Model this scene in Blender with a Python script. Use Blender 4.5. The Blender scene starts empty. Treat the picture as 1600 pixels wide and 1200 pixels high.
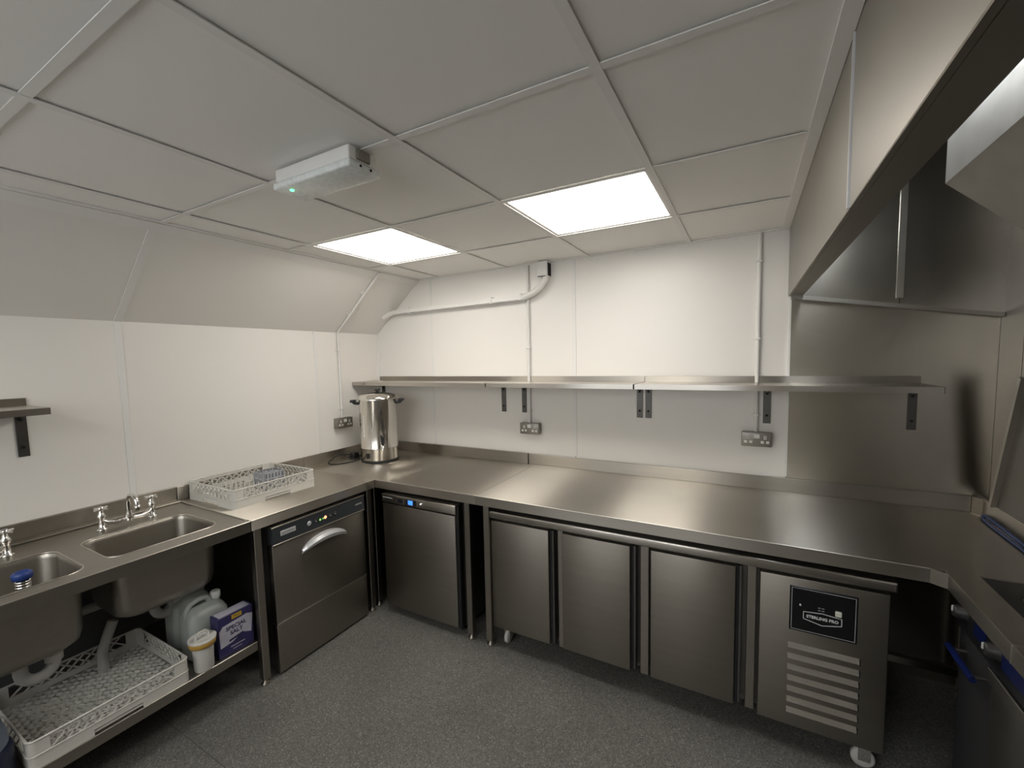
import bpy, bmesh, math, random
from mathutils import Vector, Matrix
random.seed(7)
S = bpy.context.scene
COL = S.collection
pi = math.pi

# ------------------------------------------------------------------ camera
CAM_LOC = Vector((1.51, -2.1869, 1.604))
YAW, PITCH, ROLL = -.506, -.079, -.0225
cd = bpy.data.cameras.new('camera')
cam = bpy.data.objects.new('camera', cd)
COL.objects.link(cam)
fw = Vector((math.sin(YAW)*math.cos(PITCH), math.cos(YAW)*math.cos(PITCH), math.sin(PITCH)))
rt = Vector((math.cos(YAW), -math.sin(YAW), 0))
up = rt.cross(fw)
r2 = math.cos(ROLL)*rt + math.sin(ROLL)*up
u2 = -math.sin(ROLL)*rt + math.cos(ROLL)*up
M = Matrix((r2, u2, -fw)).transposed().to_4x4()
M.translation = CAM_LOC
cam.matrix_world = M
cd.sensor_fit = 'HORIZONTAL'
cd.sensor_width = 36
cd.lens = 672.65/1600*36
cd.shift_x = 2.83/1600
cd.shift_y = 14.46/1600
cd.clip_start = .02
S.camera = cam

# ------------------------------------------------------------------ world, exposure
w = bpy.data.worlds.new('world'); S.world = w; w.use_nodes = True
w.node_tree.nodes['Background'].inputs[0].default_value = (.9, .95, 1, 1)
w.node_tree.nodes['Background'].inputs[1].default_value = 3.0
S.view_settings.view_transform = 'Standard'
S.view_settings.look = 'None'
S.view_settings.gamma = 1
S.view_settings.use_curve_mapping = False
S.view_settings.exposure = 0.24
PANEL_POWER = 9.4          # emission of the LED ceiling panels

# ------------------------------------------------------------------ materials
def srgb(r, g, b):
    f = lambda c: (c/12.92 if c <= .04045 else ((c+.055)/1.055)**2.4)
    return (f(r/255), f(g/255), f(b/255), 1)
MATS = {}
def mat(name, col, rough=.5, metal=0., noise=None, bump=None, aniso=0., emit=None, trans=0., spec=None, coat=0., vary=0.):
    m = bpy.data.materials.new(name); m.use_nodes = True
    nt = m.node_tree; b = nt.nodes['Principled BSDF']
    b.inputs['Base Color'].default_value = col if len(col) == 4 else (*col, 1)
    b.inputs['Roughness'].default_value = rough
    b.inputs['Metallic'].default_value = metal
    if spec is not None: b.inputs['Specular IOR Level'].default_value = spec
    if trans: b.inputs['Transmission Weight'].default_value = trans
    if coat: b.inputs['Coat Weight'].default_value = coat
    tc = nt.nodes.new('ShaderNodeTexCoord')
    def noisetex(scale, detail=3, stretch=None):
        mp = nt.nodes.new('ShaderNodeMapping'); nt.links.new(tc.outputs['Object'], mp.inputs[0])
        if stretch: mp.inputs['Scale'].default_value = stretch
        n = nt.nodes.new('ShaderNodeTexNoise'); n.inputs['Scale'].default_value = scale
        n.inputs['Detail'].default_value = detail
        nt.links.new(mp.outputs[0], n.inputs['Vector'])
        return n
    if noise:   # (scale, amount, stretch) colour mottling
        n = noisetex(noise[0], 4, noise[2] if len(noise) > 2 else None)
        mr = nt.nodes.new('ShaderNodeMapRange')
        mr.inputs[1].default_value = .3; mr.inputs[2].default_value = .7
        mr.inputs[3].default_value = 1-noise[1]; mr.inputs[4].default_value = 1+noise[1]
        nt.links.new(n.outputs[0], mr.inputs[0])
        mx = nt.nodes.new('ShaderNodeMix'); mx.data_type = 'RGBA'; mx.blend_type = 'MULTIPLY'
        mx.inputs[0].default_value = 1
        mx.inputs[6].default_value = b.inputs['Base Color'].default_value[:]
        nt.links.new(mr.outputs[0], mx.inputs[7])
        nt.links.new(mx.outputs[2], b.inputs['Base Color'])
    if vary:    # roughness wear
        n = noisetex(9, 5)
        mr = nt.nodes.new('ShaderNodeMapRange')
        mr.inputs[1].default_value = .3; mr.inputs[2].default_value = .7
        mr.inputs[3].default_value = rough-vary; mr.inputs[4].default_value = rough+vary
        nt.links.new(n.outputs[0], mr.inputs[0]); nt.links.new(mr.outputs[0], b.inputs['Roughness'])
    if bump:    # (scale, strength, stretch)
        n = noisetex(bump[0], 2, bump[2] if len(bump) > 2 else None)
        bp = nt.nodes.new('ShaderNodeBump'); bp.inputs['Strength'].default_value = bump[1]
        bp.inputs['Distance'].default_value = .001
        nt.links.new(n.outputs[0], bp.inputs['Height']); nt.links.new(bp.outputs[0], b.inputs['Normal'])
    if aniso:
        b.inputs['Anisotropic'].default_value = aniso
        b.inputs['Anisotropic Rotation'].default_value = .25
        t = nt.nodes.new('ShaderNodeTangent'); t.direction_type = 'UV_MAP'; t.uv_map = 'UVMap'
        nt.links.new(t.outputs[0], b.inputs['Tangent'])
    if emit:
        b.inputs['Emission Color'].default_value = (*emit[:3], 1)
        b.inputs['Emission Strength'].default_value = emit[3]
    MATS[name] = m
    return m

mat('wall_white', (.83, .805, .765), .34, noise=(1.3, .012))
mat('slope_white', (.80, .775, .735), .5, noise=(1.3, .02))
mat('tile_white', (.88, .865, .835), .6, noise=(2.2, .015))
mat('grid_white', (.82, .805, .78), .45)
mat('pvc_white', (.80, .79, .765), .35)
mat('plaster', (.7, .69, .67), .6)
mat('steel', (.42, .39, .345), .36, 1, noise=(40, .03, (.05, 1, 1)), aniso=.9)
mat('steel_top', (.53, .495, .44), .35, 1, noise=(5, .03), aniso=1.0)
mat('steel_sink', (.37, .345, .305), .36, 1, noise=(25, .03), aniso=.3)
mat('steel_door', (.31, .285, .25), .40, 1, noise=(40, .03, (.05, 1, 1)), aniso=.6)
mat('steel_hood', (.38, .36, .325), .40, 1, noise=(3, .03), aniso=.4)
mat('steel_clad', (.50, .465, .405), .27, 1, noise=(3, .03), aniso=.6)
mat('steel_hood_inner', (.47, .445, .405), .27, 1, noise=(5, .05), aniso=.5)
mat('galvanised', (.42, .405, .375), .5, .7, noise=(9, .08))
mat('steel_end_lit', (.60, .57, .52), .22, 1, noise=(4, .08), aniso=.4)
mat('steel_edge', (.72, .69, .63), .28, 1)
mat('steel_shelf', (.55, .52, .475), .26, 1, noise=(5, .03), aniso=.85)
mat('floor_weld', (.075, .073, .067), .5)
mat('steel_dark', (.22, .21, .20), .42, 1, noise=(12, .06))
mat('bracket_steel', (.13, .124, .117), .42, 1, noise=(20, .1))
mat('chrome', (.80, .79, .77), .07, 1)
mat('urn_steel', (.72, .69, .64), .13, 1, vary=.03)
mat('black_plastic', (.015, .015, .016), .45)
mat('black_gloss', (.006, .006, .008), .18)
mat('panel_black', (.012, .013, .015), .3)
mat('panel_slate', (.045, .05, .056), .35)
mat('dark_cavity', (.02, .02, .022), .7)
mat('hole_black', (.008, .008, .008), .8)
mat('rack_plastic', (.66, .645, .60), .5)
mat('rack_grey', (.48, .475, .455), .55)
mat('basket_grey', (.42, .43, .46), .45)
mat('pipe_plastic', (.50, .49, .47), .45)
mat('jug_plastic', (.52, .56, .53), .35, trans=.25)
mat('jug_cap', (.66, .67, .66), .4)
mat('salt_blue', (.032, .028, .11), .4, noise=(25, .2))
mat('salt_pale', (.52, .51, .60), .4, noise=(18, .12))
mat('salt_yellow', (.62, .42, .03), .45)
mat('salt_ink', (.03, .025, .08), .5)
mat('tub_white', (.66, .65, .62), .4)
mat('tub_amber', (.55, .33, .07), .4)
mat('navy_plastic', (.012, .018, .05), .4, noise=(8, .15))
mat('cap_bluegrey', (.17, .21, .27), .45)
mat('blue_film', (.005, .011, .065), .3)
mat('blue_rubber', (.02, .05, .22), .4)
mat('cable_black', (.012, .012, .013), .45)
mat('cable_blue', (.015, .03, .09), .45)
mat('screw_dark', (.05, .05, .05), .5, .6)
mat('socket_metal', (.30, .285, .255), .42, .85, noise=(15, .05))
mat('socket_white', (.82, .81, .78), .35)
mat('rubber_white', (.62, .61, .58), .5)
mat('lens_clear', (.80, .84, .82), .25, noise=(60, .10), bump=(120, .3))
mat('plate_silver', (.72, .73, .75), .35, .4)
mat('print_grey', (.42, .43, .44), .5)
mat('print_white', (.72, .72, .72), .5)
mat('switch_cream', (.80, .80, .70), .4)
mat('label_brown', (.10, .055, .045), .5)
mat('led_green', (.1, .8, .3), .4, emit=(.10, 1, .35, 3))
mat('led_green_dim', (.1, .5, .1), .4, emit=(.35, .8, .15, .7))
mat('led_red', (.9, .2, .1), .4, emit=(1, .35, .16, 2.2))
mat('display_blue', (.02, .1, .5), .3, emit=(.06, .25, 1, 1.3))
mat('tube_lamp', (.9, .9, .9), .4, emit=(.90, .95, 1, 14))
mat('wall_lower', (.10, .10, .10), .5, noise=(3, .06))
mat('diffuser', (.9, .9, .88), .4, emit=(1, .95, .875, PANEL_POWER))

# floor: speckled safety vinyl
def floor_mat():
    m = mat('floor_vinyl', (.1, .1, .1), .55)
    nt = m.node_tree; b = nt.nodes['Principled BSDF']
    tc = [n for n in nt.nodes if n.type == 'TEX_COORD'][0]
    v = nt.nodes.new('ShaderNodeTexVoronoi'); v.inputs['Scale'].default_value = 260
    n = nt.nodes.new('ShaderNodeTexNoise'); n.inputs['Scale'].default_value = 2.5; n.inputs['Detail'].default_value = 5
    n2 = nt.nodes.new('ShaderNodeTexNoise'); n2.inputs['Scale'].default_value = 170; n2.inputs['Detail'].default_value = 2
    for x in (v, n, n2): nt.links.new(tc.outputs['Object'], x.inputs['Vector'])
    sep = nt.nodes.new('ShaderNodeSeparateColor'); nt.links.new(v.outputs['Color'], sep.inputs[0])
    cr = nt.nodes.new('ShaderNodeValToRGB')
    e = cr.color_ramp.elements
    e[0].position = 0; e[0].color = (.070, .069, .066, 1)
    e[1].position = 1; e[1].color = (.29, .285, .265, 1)
    for p, c in ((.30, .125), (.72, .165), (.90, .185)):
        k = e.new(p); k.color = (c*.92, c*.895, c*.82, 1)
    nt.links.new(sep.outputs[0], cr.inputs[0])
    mr = nt.nodes.new('ShaderNodeMapRange'); mr.inputs[1].default_value = .3; mr.inputs[2].default_value = .7
    mr.inputs[3].default_value = .88; mr.inputs[4].default_value = 1.12
    nt.links.new(n.outputs[0], mr.inputs[0])
    mx = nt.nodes.new('ShaderNodeMix'); mx.data_type = 'RGBA'; mx.blend_type = 'MULTIPLY'; mx.inputs[0].default_value = 1
    nt.links.new(cr.outputs[0], mx.inputs[6]); nt.links.new(mr.outputs[0], mx.inputs[7])
    nt.links.new(mx.outputs[2], b.inputs['Base Color'])
    bp = nt.nodes.new('ShaderNodeBump'); bp.inputs['Strength'].default_value = .25; bp.inputs['Distance'].default_value = .001
    nt.links.new(n2.outputs[0], bp.inputs['Height']); nt.links.new(bp.outputs[0], b.inputs['Normal'])
floor_mat()

# ------------------------------------------------------------------ mesh helpers
ORIG = {}
class MB:
    def __init__(s): s.v = []; s.f = []; s.sm = []
    def add(s, vs, fs, smooth=False):
        o = len(s.v); s.v += [tuple(p) for p in vs]
        for f in fs: s.f.append(tuple(i+o for i in f)); s.sm.append(smooth)
        return s
    def box(s, x0, x1, y0, y1, z0, z1, bev=0, seg=1):
        x0, x1 = min(x0, x1), max(x0, x1); y0, y1 = min(y0, y1), max(y0, y1); z0, z1 = min(z0, z1), max(z0, z1)
        vs = [(x, y, z) for z in (z0, z1) for y in (y0, y1) for x in (x0, x1)]
        fs = [(0, 2, 3, 1), (4, 5, 7, 6), (0, 1, 5, 4), (2, 6, 7, 3), (0, 4, 6, 2), (1, 3, 7, 5)]
        if bev:
            bm = bmesh.new(); bv = [bm.verts.new(p) for p in vs]
            for f in fs: bm.faces.new([bv[i] for i in f])
            bmesh.ops.bevel(bm, geom=bm.edges[:], offset=bev, segments=seg, profile=.5, affect='EDGES')
            bm.verts.index_update()
            s.add([v.co[:] for v in bm.verts], [[v.index for v in f.verts] for f in bm.faces], seg > 1)
            bm.free()
        else: s.add(vs, fs)
        return s
    def bar(s, a, b, w, t, upv=(0, 0, 1)):
        a, b = Vector(a), Vector(b); d = (b-a).normalized(); u = Vector(upv)
        sd = d.cross(u)
        if sd.length < 1e-5: sd = d.cross(Vector((1, 0, 0)))
        sd.normalize(); u = sd.cross(d).normalized()
        vs = [p+sd*i*w/2+u*j*t/2 for p in (a, b) for j in (-1, 1) for i in (-1, 1)]
        return s.add(vs, [(0, 2, 3, 1), (4, 5, 7, 6), (0, 1, 5, 4), (2, 6, 7, 3), (0, 4, 6, 2), (1, 3, 7, 5)])
    def tube(s, pts, r, n=10, caps=True):
        pts = [Vector(p) for p in pts]; k = len(pts)
        rs = r if isinstance(r, (list, tuple)) else [r]*k
        rings = []; ref = None
        for i, p in enumerate(pts):
            d = (pts[min(i+1, k-1)]-pts[max(i-1, 0)]).normalized()
            if ref is None:
                ref = d.orthogonal().normalized()
            ref = (ref-d*ref.dot(d)).normalized(); q = d.cross(ref)
            rings.append([p+(ref*math.cos(2*pi*j/n)+q*math.sin(2*pi*j/n))*rs[i] for j in range(n)])
        vs = [v for R in rings for v in R]; fs = []
        for i in range(k-1):
            for j in range(n):
                a = i*n+j; b = i*n+(j+1) % n; fs.append((a, b, b+n, a+n))
        s.add(vs, fs, True)
        if caps:
            s.add(rings[0], [tuple(range(n))[::-1]]); s.add(rings[-1], [tuple(range(n))])
        return s
    def lathe(s, prof, c, n=32, axis='z', smooth=True, squash=1):
        vs = []; fs = []; c = Vector(c)
        for r, h in prof:
            for j in range(n):
                a = 2*pi*j/n; x, y = r*math.cos(a), r*math.sin(a)*squash
                p = {'z': (x, y, h), 'x': (h, x, y), 'y': (x, h, y), '-y': (x, -h, -y)}[axis]
                vs.append(c+Vector(p))
        for i in range(len(prof)-1):
            for j in range(n):
                a = i*n+j; b = i*n+(j+1) % n
                fs.append((a, b, b+n, a+n))
        return s.add(vs, fs, smooth)
    def prism(s, poly, ax, a, b):
        """poly: 2-D outline in the two other axes, extruded along axis ax from a to b"""
        n = len(poly)
        def P(q, h):
            if ax == 'x': return (h, q[0], q[1])
            if ax == 'y': return (q[0], h, q[1])
            return (q[0], q[1], h)
        vs = [P(q, a) for q in poly]+[P(q, b) for q in poly]
        fs = [tuple(range(n))[::-1], tuple(range(n, 2*n))]
        for i in range(n): j = (i+1) % n; fs.append((i, j, j+n, i+n))
        return s.add(vs, fs)
    def build(s, name, m, parent=None, origin=None, grain='x', mods=None):
        o3 = Vector(origin) if origin is not None else (ORIG.get(parent.name, Vector()) if parent else None)
        if o3 is None:
            xs = [p[0] for p in s.v]; ys = [p[1] for p in s.v]; zs = [p[2] for p in s.v]
            o3 = Vector(((min(xs)+max(xs))/2, (min(ys)+max(ys))/2, min(zs)))
        me = bpy.data.meshes.new(name)
        me.from_pydata([tuple(Vector(p)-o3) for p in s.v], [], s.f)
        me.polygons.foreach_set('use_smooth', s.sm)
        bm = bmesh.new(); bm.from_mesh(me); bmesh.ops.recalc_face_normals(bm, faces=bm.faces); bm.to_mesh(me); bm.free()
        uv = me.uv_layers.new(name='UVMap')
        for p in me.polygons:
            n = p.normal; k = max(range(3), key=lambda i: abs(n[i]))
            for li in p.loop_indices:
                c = me.vertices[me.loops[li].vertex_index].co
                if k == 2: q = (c.x, c.y) if grain == 'x' else (c.y, -c.x)
                elif k == 0: q = (c.y, c.z)
                else: q = (c.x, c.z)
                uv.data[li].uv = q
        me.materials.append(MATS[m])
        ob = bpy.data.objects.new(name, me); COL.objects.link(ob)
        if parent:
            ob.parent = parent
            ob.location = o3-ORIG.get(parent.name, Vector()) if origin is not None else (0, 0, 0)
            ORIG[ob.name] = ORIG.get(parent.name, Vector())
            if origin is not None: ORIG[ob.name] = Vector(origin)
        else:
            ob.location = o3; ORIG[ob.name] = o3
        return ob
def tag(o, label=None, cat=None, group=None, kind=None):
    if label: o['label'] = label
    if cat: o['category'] = cat
    if group: o['group'] = group
    if kind: o['kind'] = kind
    return o
def thing(name, label, cat, loc, group=None):
    o = bpy.data.objects.new(name, None); COL.objects.link(o); o.location = loc
    o.empty_display_size = .05
    ORIG[o.name] = Vector(loc)
    return tag(o, label, cat, group)
def struct(name, mb, m, grain='x'):
    return tag(mb.build(name, m, grain=grain), kind='structure')
def copy_tree(o, parent=None, loc=None, rotz=None):
    c = o.copy(); COL.objects.link(c); c.parent = parent
    if loc is not None: c.location = loc
    if rotz is not None: c.rotation_euler = (0, 0, rotz)
    for ch in list(o.children): copy_tree(ch, c)
    return c
def text(name, body, size, loc, facing, m, parent, align='CENTER', ext=.0006, sx=1.0, bold=0.):
    cu = bpy.data.curves.new(name+'_c', 'FONT'); cu.body = body; cu.size = size
    cu.align_x = align; cu.align_y = 'CENTER'; cu.extrude = ext; cu.resolution_u = 3; cu.offset = bold
    tmp = bpy.data.objects.new(name+'_tmp', cu); COL.objects.link(tmp)
    me = bpy.data.meshes.new_from_object(tmp.evaluated_get(bpy.context.evaluated_depsgraph_get()))
    bpy.data.objects.remove(tmp); bpy.data.curves.remove(cu)
    R = Matrix.Rotation(pi/2, 4, 'X')
    if facing == '+x': R = Matrix.Rotation(pi/2, 4, 'Z') @ R
    if facing == '-x': R = Matrix.Rotation(-pi/2, 4, 'Z') @ R
    me.transform(R @ Matrix.Scale(sx, 4, (1, 0, 0)))
    o3 = ORIG.get(parent.name, Vector())
    me.transform(Matrix.Translation(Vector(loc)-o3))
    me.materials.clear(); me.materials.append(MATS[m])
    ob = bpy.data.objects.new(name, me); COL.objects.link(ob); ob.parent = parent
    ORIG[ob.name] = o3
    return ob
def arc(c, r, a0, a1, n, plane):
    out = []
    for i in range(n+1):
        a = math.radians(a0+(a1-a0)*i/n); p, q = r*math.cos(a), r*math.sin(a)
        x, y, z = c
        out.append({'xz': (x+p, y, z+q), 'yz': (x, y+p, z+q), 'xy': (x+p, y+q, z)}[plane])
    return out
def rrect(x0, x1, y0, y1, r, n=5):
    pts = []
    for cx, cy, a in ((x1-r, y1-r, 0), (x0+r, y1-r, 90), (x0+r, y0+r, 180), (x1-r, y0+r, 270)):
        for i in range(n+1):
            t = math.radians(a+90*i/n); pts.append((cx+r*math.cos(t), cy+r*math.sin(t)))
    return pts

# ------------------------------------------------------------------ room dimensions
YB = .5256          # back wall face
XL = -1.282         # left wall face
XR = 2.475          # right wall face
YE = -3.7           # wall behind the camera
ZC = 2.245          # ceiling grid
ZF = 1.839          # where the left wall starts to slope
XC = -.805          # ceiling edge at the slope
ZT = .857           # worktop height
YF = -.2505         # back worktop front edge
XF = -.568          # left worktop front edge
XH = 1.685          # hood face

# ------------------------------------------------------------------ structure
fl = struct('floor', MB().box(XL-.1, XR+.1, YE-.1, YB+.1, -.06, 0), 'floor_vinyl')
MB().box(XL, XR, -1.3565, -1.3535, -.002, .0006).build('floor_weld_seam', 'floor_weld', fl)

wb = struct('wall_back', MB().box(XL-.1, XR+.1, YB+.012, YB+.1, -.06, 2.7), 'plaster')
xs = [XL, -.692, .502, XH+.012]
for a, b in zip(xs[:-1], xs[1:]):
    MB().box(a+.002, b-.002, YB, YB+.012, .80, ZC+.03).build('wall_panel', 'wall_white', wb)
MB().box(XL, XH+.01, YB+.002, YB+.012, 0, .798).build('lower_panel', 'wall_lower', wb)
for x in xs[1:3]:
    MB().box(x-.011, x+.011, YB-.0035, YB+.004, .942, ZC+.02, .0012).build('joint_strip', 'pvc_white', wb)
MB().box(XL, XL+.012, YB-.012, YB+.01, .94, ZF).build('corner_strip', 'pvc_white', wb)
sp = MB().box(XH+.012, XR, YB-.004, YB+.012, 0, 2.7).build('steel_panel', 'steel_clad', wb)
sp['label'] = 'brushed stainless steel cladding panel'
MB().box(XH+.006, XH+.016, YB-.007, YB+.004, .942, 1.9).build('edge_strip', 'pvc_white', wb)

wl = struct('wall_left', MB().box(XL-.1, XL-.012, YE-.1, YB+.1, -.06, ZF+.05), 'plaster')
ys = [YE, -2.40, -1.221, -.093, YB]
for a, b in zip(ys[:-1], ys[1:]):
    MB().box(XL-.012, XL, a+.002, b-.002, .80, ZF).build('wall_panel', 'wall_white', wl)
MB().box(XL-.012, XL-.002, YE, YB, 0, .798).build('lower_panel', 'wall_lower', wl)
for y in ys[1:-1]:
    MB().box(XL-.004, XL+.0035, y-.014, y+.014, .942, ZF, .0012).build('joint_strip', 'pvc_white', wl)
# sloping upper part of the left wall
sd = Vector((XC-XL, 0, ZC-ZF)); sl = sd.length; sd.normalize(); sn = Vector((sd.z, 0, -sd.x))   # into the room
def slope_pt(t, y, h=0):
    p = Vector((XL, y, ZF))+sd*t+sn*h; return p
def slope_slab(y0, y1, t0, t1, h0, h1):
    m = MB(); vs = [slope_pt(t, y, h) for h in (h0, h1) for t in (t0, t1) for y in (y0, y1)]
    return m.add(vs, [(0, 1, 3, 2), (4, 6, 7, 5), (0, 4, 5, 1), (2, 3, 7, 6), (0, 2, 6, 4), (1, 5, 7, 3)])
ws = struct('wall_left_slope', slope_slab(YE-.1, YB+.1, -.05, sl+.1, -.1, -.012), 'plaster')
for a, b in ((YE, -2.4), (-2.4, -1.221), (-1.221, YB)):
    slope_slab(a+.002, b-.002, 0, sl, -.012, 0).build('wall_panel', 'slope_white', ws)
for y in ys[1:3]:
    slope_slab(y-.016, y+.016, 0, sl, -.004, .0035).build('joint_strip', 'pvc_white', ws)
slope_slab(YE, YB, sl-.045, sl, 0, .006).build('coving_strip', 'grid_white', ws)
wr = struct('wall_right', MB().box(XR+.012, XR+.1, YE-.1, YB+.1, -.06, 2.7), 'plaster')
for a, b in ((YE, -1.9), (-1.9, -.78), (-.78, .33), (.33, YB-.004)):
    MB().box(XR, XR+.012, a+.002, b-.002, 0, 2.7).build('steel_panel', 'steel_door', wr)
WX0, WX1, WZ0, WZ1 = -1.0, 1.4, 1.25, 2.15      # unseen window added to brighten the ceiling, set high to spare under-bench areas
wf = struct('wall_front', MB().box(XL-.1, WX0, YE-.1, YE, -.06, 2.7).box(WX1, XR+.1, YE-.1, YE, -.06, 2.7).box(WX0, WX1, YE-.1, YE, WZ1, 2.7).box(WX0, WX1, YE-.1, YE, -.06, WZ0), 'wall_white')
wn = MB()
for x in (WX0, -.22, .58, WX1-.05): wn.box(x, x+.05, YE-.07, YE-.02, WZ0, WZ1)
wn.box(WX0, WX1, YE-.07, YE-.02, WZ0, WZ0+.05).box(WX0, WX1, YE-.07, YE-.02, WZ1-.05, WZ1)
struct('added_window', wn, 'pvc_white')

# ceiling: slab, grid bars, tiles
ce = struct('ceiling', MB().box(XC-.25, XH, YE-.1, YB+.1, ZC+.05, ZC+.12), 'plaster')
gx = [XC, -.6, 0, .6, 1.2, XH-.028]
gy = [YB, 0, -.6, -1.2, -1.8, -2.4, -3.0, -3.6, YE]
HB = .012
for x in gx[1:-1]:
    MB().box(x-HB, x+HB, YE, YB, ZC, ZC+.003).build('grid_bar', 'grid_white', ce)
for y in gy[1:-1]:
    for a, b in zip(gx[:-1], gx[1:]):
        MB().box(a+HB, b-HB, y-HB, y+HB, ZC+.0005, ZC+.003).build('grid_bar', 'grid_white', ce)
MB().box(XC-.004, XC+.022, YE, YB, ZC-.001, ZC+.006).build('edge_angle', 'grid_white', ce)
MB().box(XC, XH, YB-.018, YB, ZC-.001, ZC+.006).build('edge_angle', 'grid_white', ce)
MB().box(XH-.034, XH-.001, YE, YB, ZC-.004, ZC+.006).build('edge_angle', 'grid_white', ce)
LIGHTS = {(1, 1), (3, 1), (1, 6), (3, 6)}
tile_me = {}
for i, (a, b) in enumerate(zip(gx[:-1], gx[1:])):
    for j in range(len(gy)-1):
        y1, y0 = gy[j], gy[j+1]
        if (i, j) in LIGHTS: continue
        key = (round(b-a, 3), round(y1-y0, 3))
        if key not in tile_me:
            t = MB().box(a+.004, b-.004, y0+.004, y1-.004, ZC+.0068, ZC+.02).build('ceiling_tile', 'tile_white', ce, origin=((a+b)/2, (y0+y1)/2, ZC))
            tile_me[key] = t.data
        else:
            t = bpy.data.objects.new('ceiling_tile', tile_me[key]); COL.objects.link(t); t.parent = ce
            t.location = Vector(((a+b)/2, (y0+y1)/2, ZC))-ORIG[ce.name]
lab = {(1, 1): 'lit square LED ceiling panel nearer the sloping wall', (3, 1): 'lit square LED ceiling panel nearer the extractor hood',
       (1, 6): 'lit square LED ceiling panel behind the camera by the sloping wall', (3, 6): 'lit square LED ceiling panel behind the camera by the hood'}
for (i, j) in sorted(LIGHTS):
    a, b = gx[i]+.003, gx[i+1]-.003; y1, y0 = gy[j]-.003, gy[j+1]+.003
    o = thing('ceiling_light', lab[(i, j)], 'ceiling light', ((a+b)/2, (y0+y1)/2, ZC+.007), 'square LED panels in the ceiling')
    f = MB(); e = .02
    f.box(a, b, y0, y0+e, ZC+.007, ZC+.018).box(a, b, y1-e, y1, ZC+.007, ZC+.018)
    f.box(a, a+e, y0+e, y1-e, ZC+.007, ZC+.018).box(b-e, b, y0+e, y1-e, ZC+.007, ZC+.018)
    f.build('frame', 'grid_white', o)
    MB().box(a+e, b-e, y0+e, y1-e, ZC+.009, ZC+.016).build('diffuser', 'diffuser', o)

# ------------------------------------------------------------------ extractor hood
hd = thing('extractor_hood', 'long stainless steel extractor canopy hanging over the right-hand run', 'extractor hood', (XH, -1.4, 1.9))
HZ = 1.897
for a, b in ((-1.047, YB-.006), (-2.7, -1.047), (-3.6, -2.7)):
    MB().box(XH, XH+.012, a, b, HZ, 2.62, .0015).build('front_panel', 'steel_hood', hd)
    MB().box(XH+.012, XH+.064, a, b, HZ, HZ+.012).build('lip', 'steel_hood', hd)
    MB().box(XH+.058, XH+.064, a, b, HZ+.012, HZ+.05).build('lip_return', 'steel_hood_inner', hd)
MB().box(XH-.004, XH, -1.051, -1.043, HZ, ZC-.006).build('seam_strip', 'plate_silver', hd)
# end plate against the back wall, lower edge dropping to the right
MB().prism([(XH+.012, HZ+.004), (2.123, 1.818), (2.123, 2.62), (XH+.012, 2.62)], 'y', YB-.03, YB-.006).build('end_panel', 'steel_end_lit', hd)  # left piece in paler, smoother steel: its bright reflection is put into the colour
MB().prism([(2.127, 1.817), (XR, 1.752), (XR, 2.62), (2.127, 2.62)], 'y', YB-.03, YB-.006).build('end_panel', 'steel_hood_inner', hd)
MB().prism([(XH+.012, HZ-.014), (XR-.002, 1.738), (XR-.002, 1.757), (XH+.012, HZ+.006)], 'y', YB-.042, YB-.006).build('end_flange', 'steel_hood', hd)
MB().box(2.112, 2.138, YB-.038, YB-.03, 1.85, 2.60, .001).build('cover_strip', 'steel_edge', hd)
MB().box(XH, XR, -3.6, YB-.006, 2.62, 2.64).build('top_panel', 'steel_hood_inner', hd)
MB().box(XH+.012, XR, -3.6, -3.58, HZ, 2.62).build('end_panel', 'steel_hood_inner', hd)
# plenum box for the filters inside the hood
pl = MB().prism([(2.0, 2.083), (2.30, 1.795), (XR-.003, 1.795), (XR-.003, 2.617), (2.0, 2.617)], 'y', -3.4, -.44).build('filter_plenum', 'galvanised', hd)

hl = thing('hood_lamp', 'twin-tube lamp fixed up inside the extractor hood', 'lamp', (1.86, -.7, 2.44))
MB().box(1.80, 1.92, -1.32, -.08, 2.47, 2.62, .004).build('lamp_body', 'pvc_white', hl)
for x in (1.83, 1.89): MB().tube([(x, -1.30, 2.452), (x, -.10, 2.452)], .013, 12).build('tube', 'tube_lamp', hl)
for y in (-1.31, -.09): MB().box(1.81, 1.91, y-.012, y+.012, 2.432, 2.472, .003).build('tube_holder', 'pvc_white', hl)

# ------------------------------------------------------------------ worktops
def foot(m, x, y):
    m.lathe([(0, 0), (.021, 0), (.021, .008), (.012, .014), (.012, .04)], (x, y, 0), 14)
def leg(par, x, y, top=ZT-.05, w=.036):
    MB().box(x-w/2, x+w/2, y-w/2, y+w/2, .03, top, .002).build('leg', 'steel_door', par)
    f = MB(); foot(f, x, y); f.build('foot', 'steel', par)
LIP = .052

# left bench over the dishwasher
tb = thing('steel_bench', 'stainless steel bench top over the dishwasher carrying the upper rack', 'workbench', (-.9, -.64, 0))
MB().box(XL+.003, XF, -1.034, -.2525, ZT-.004, ZT).box(XF-.003, XF, -1.034, -.2525, ZT-LIP, ZT-.004).build('top', 'steel_top', tb, grain='y')
MB().tube([(XF-.0015, -1.034, ZT-.0022), (XF-.0015, -.2525, ZT-.0022)], .0028, 8).build('front_edge', 'steel_edge', tb)
MB().box(XL+.003, XL+.018, -1.034, YF, ZT, .935, .002).build('upstand', 'steel', tb, grain='y')
leg(tb, -.592, -1.004, w=.036); leg(tb, -.598, -.292)
leg(tb, -1.22, -1.004); 
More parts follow.
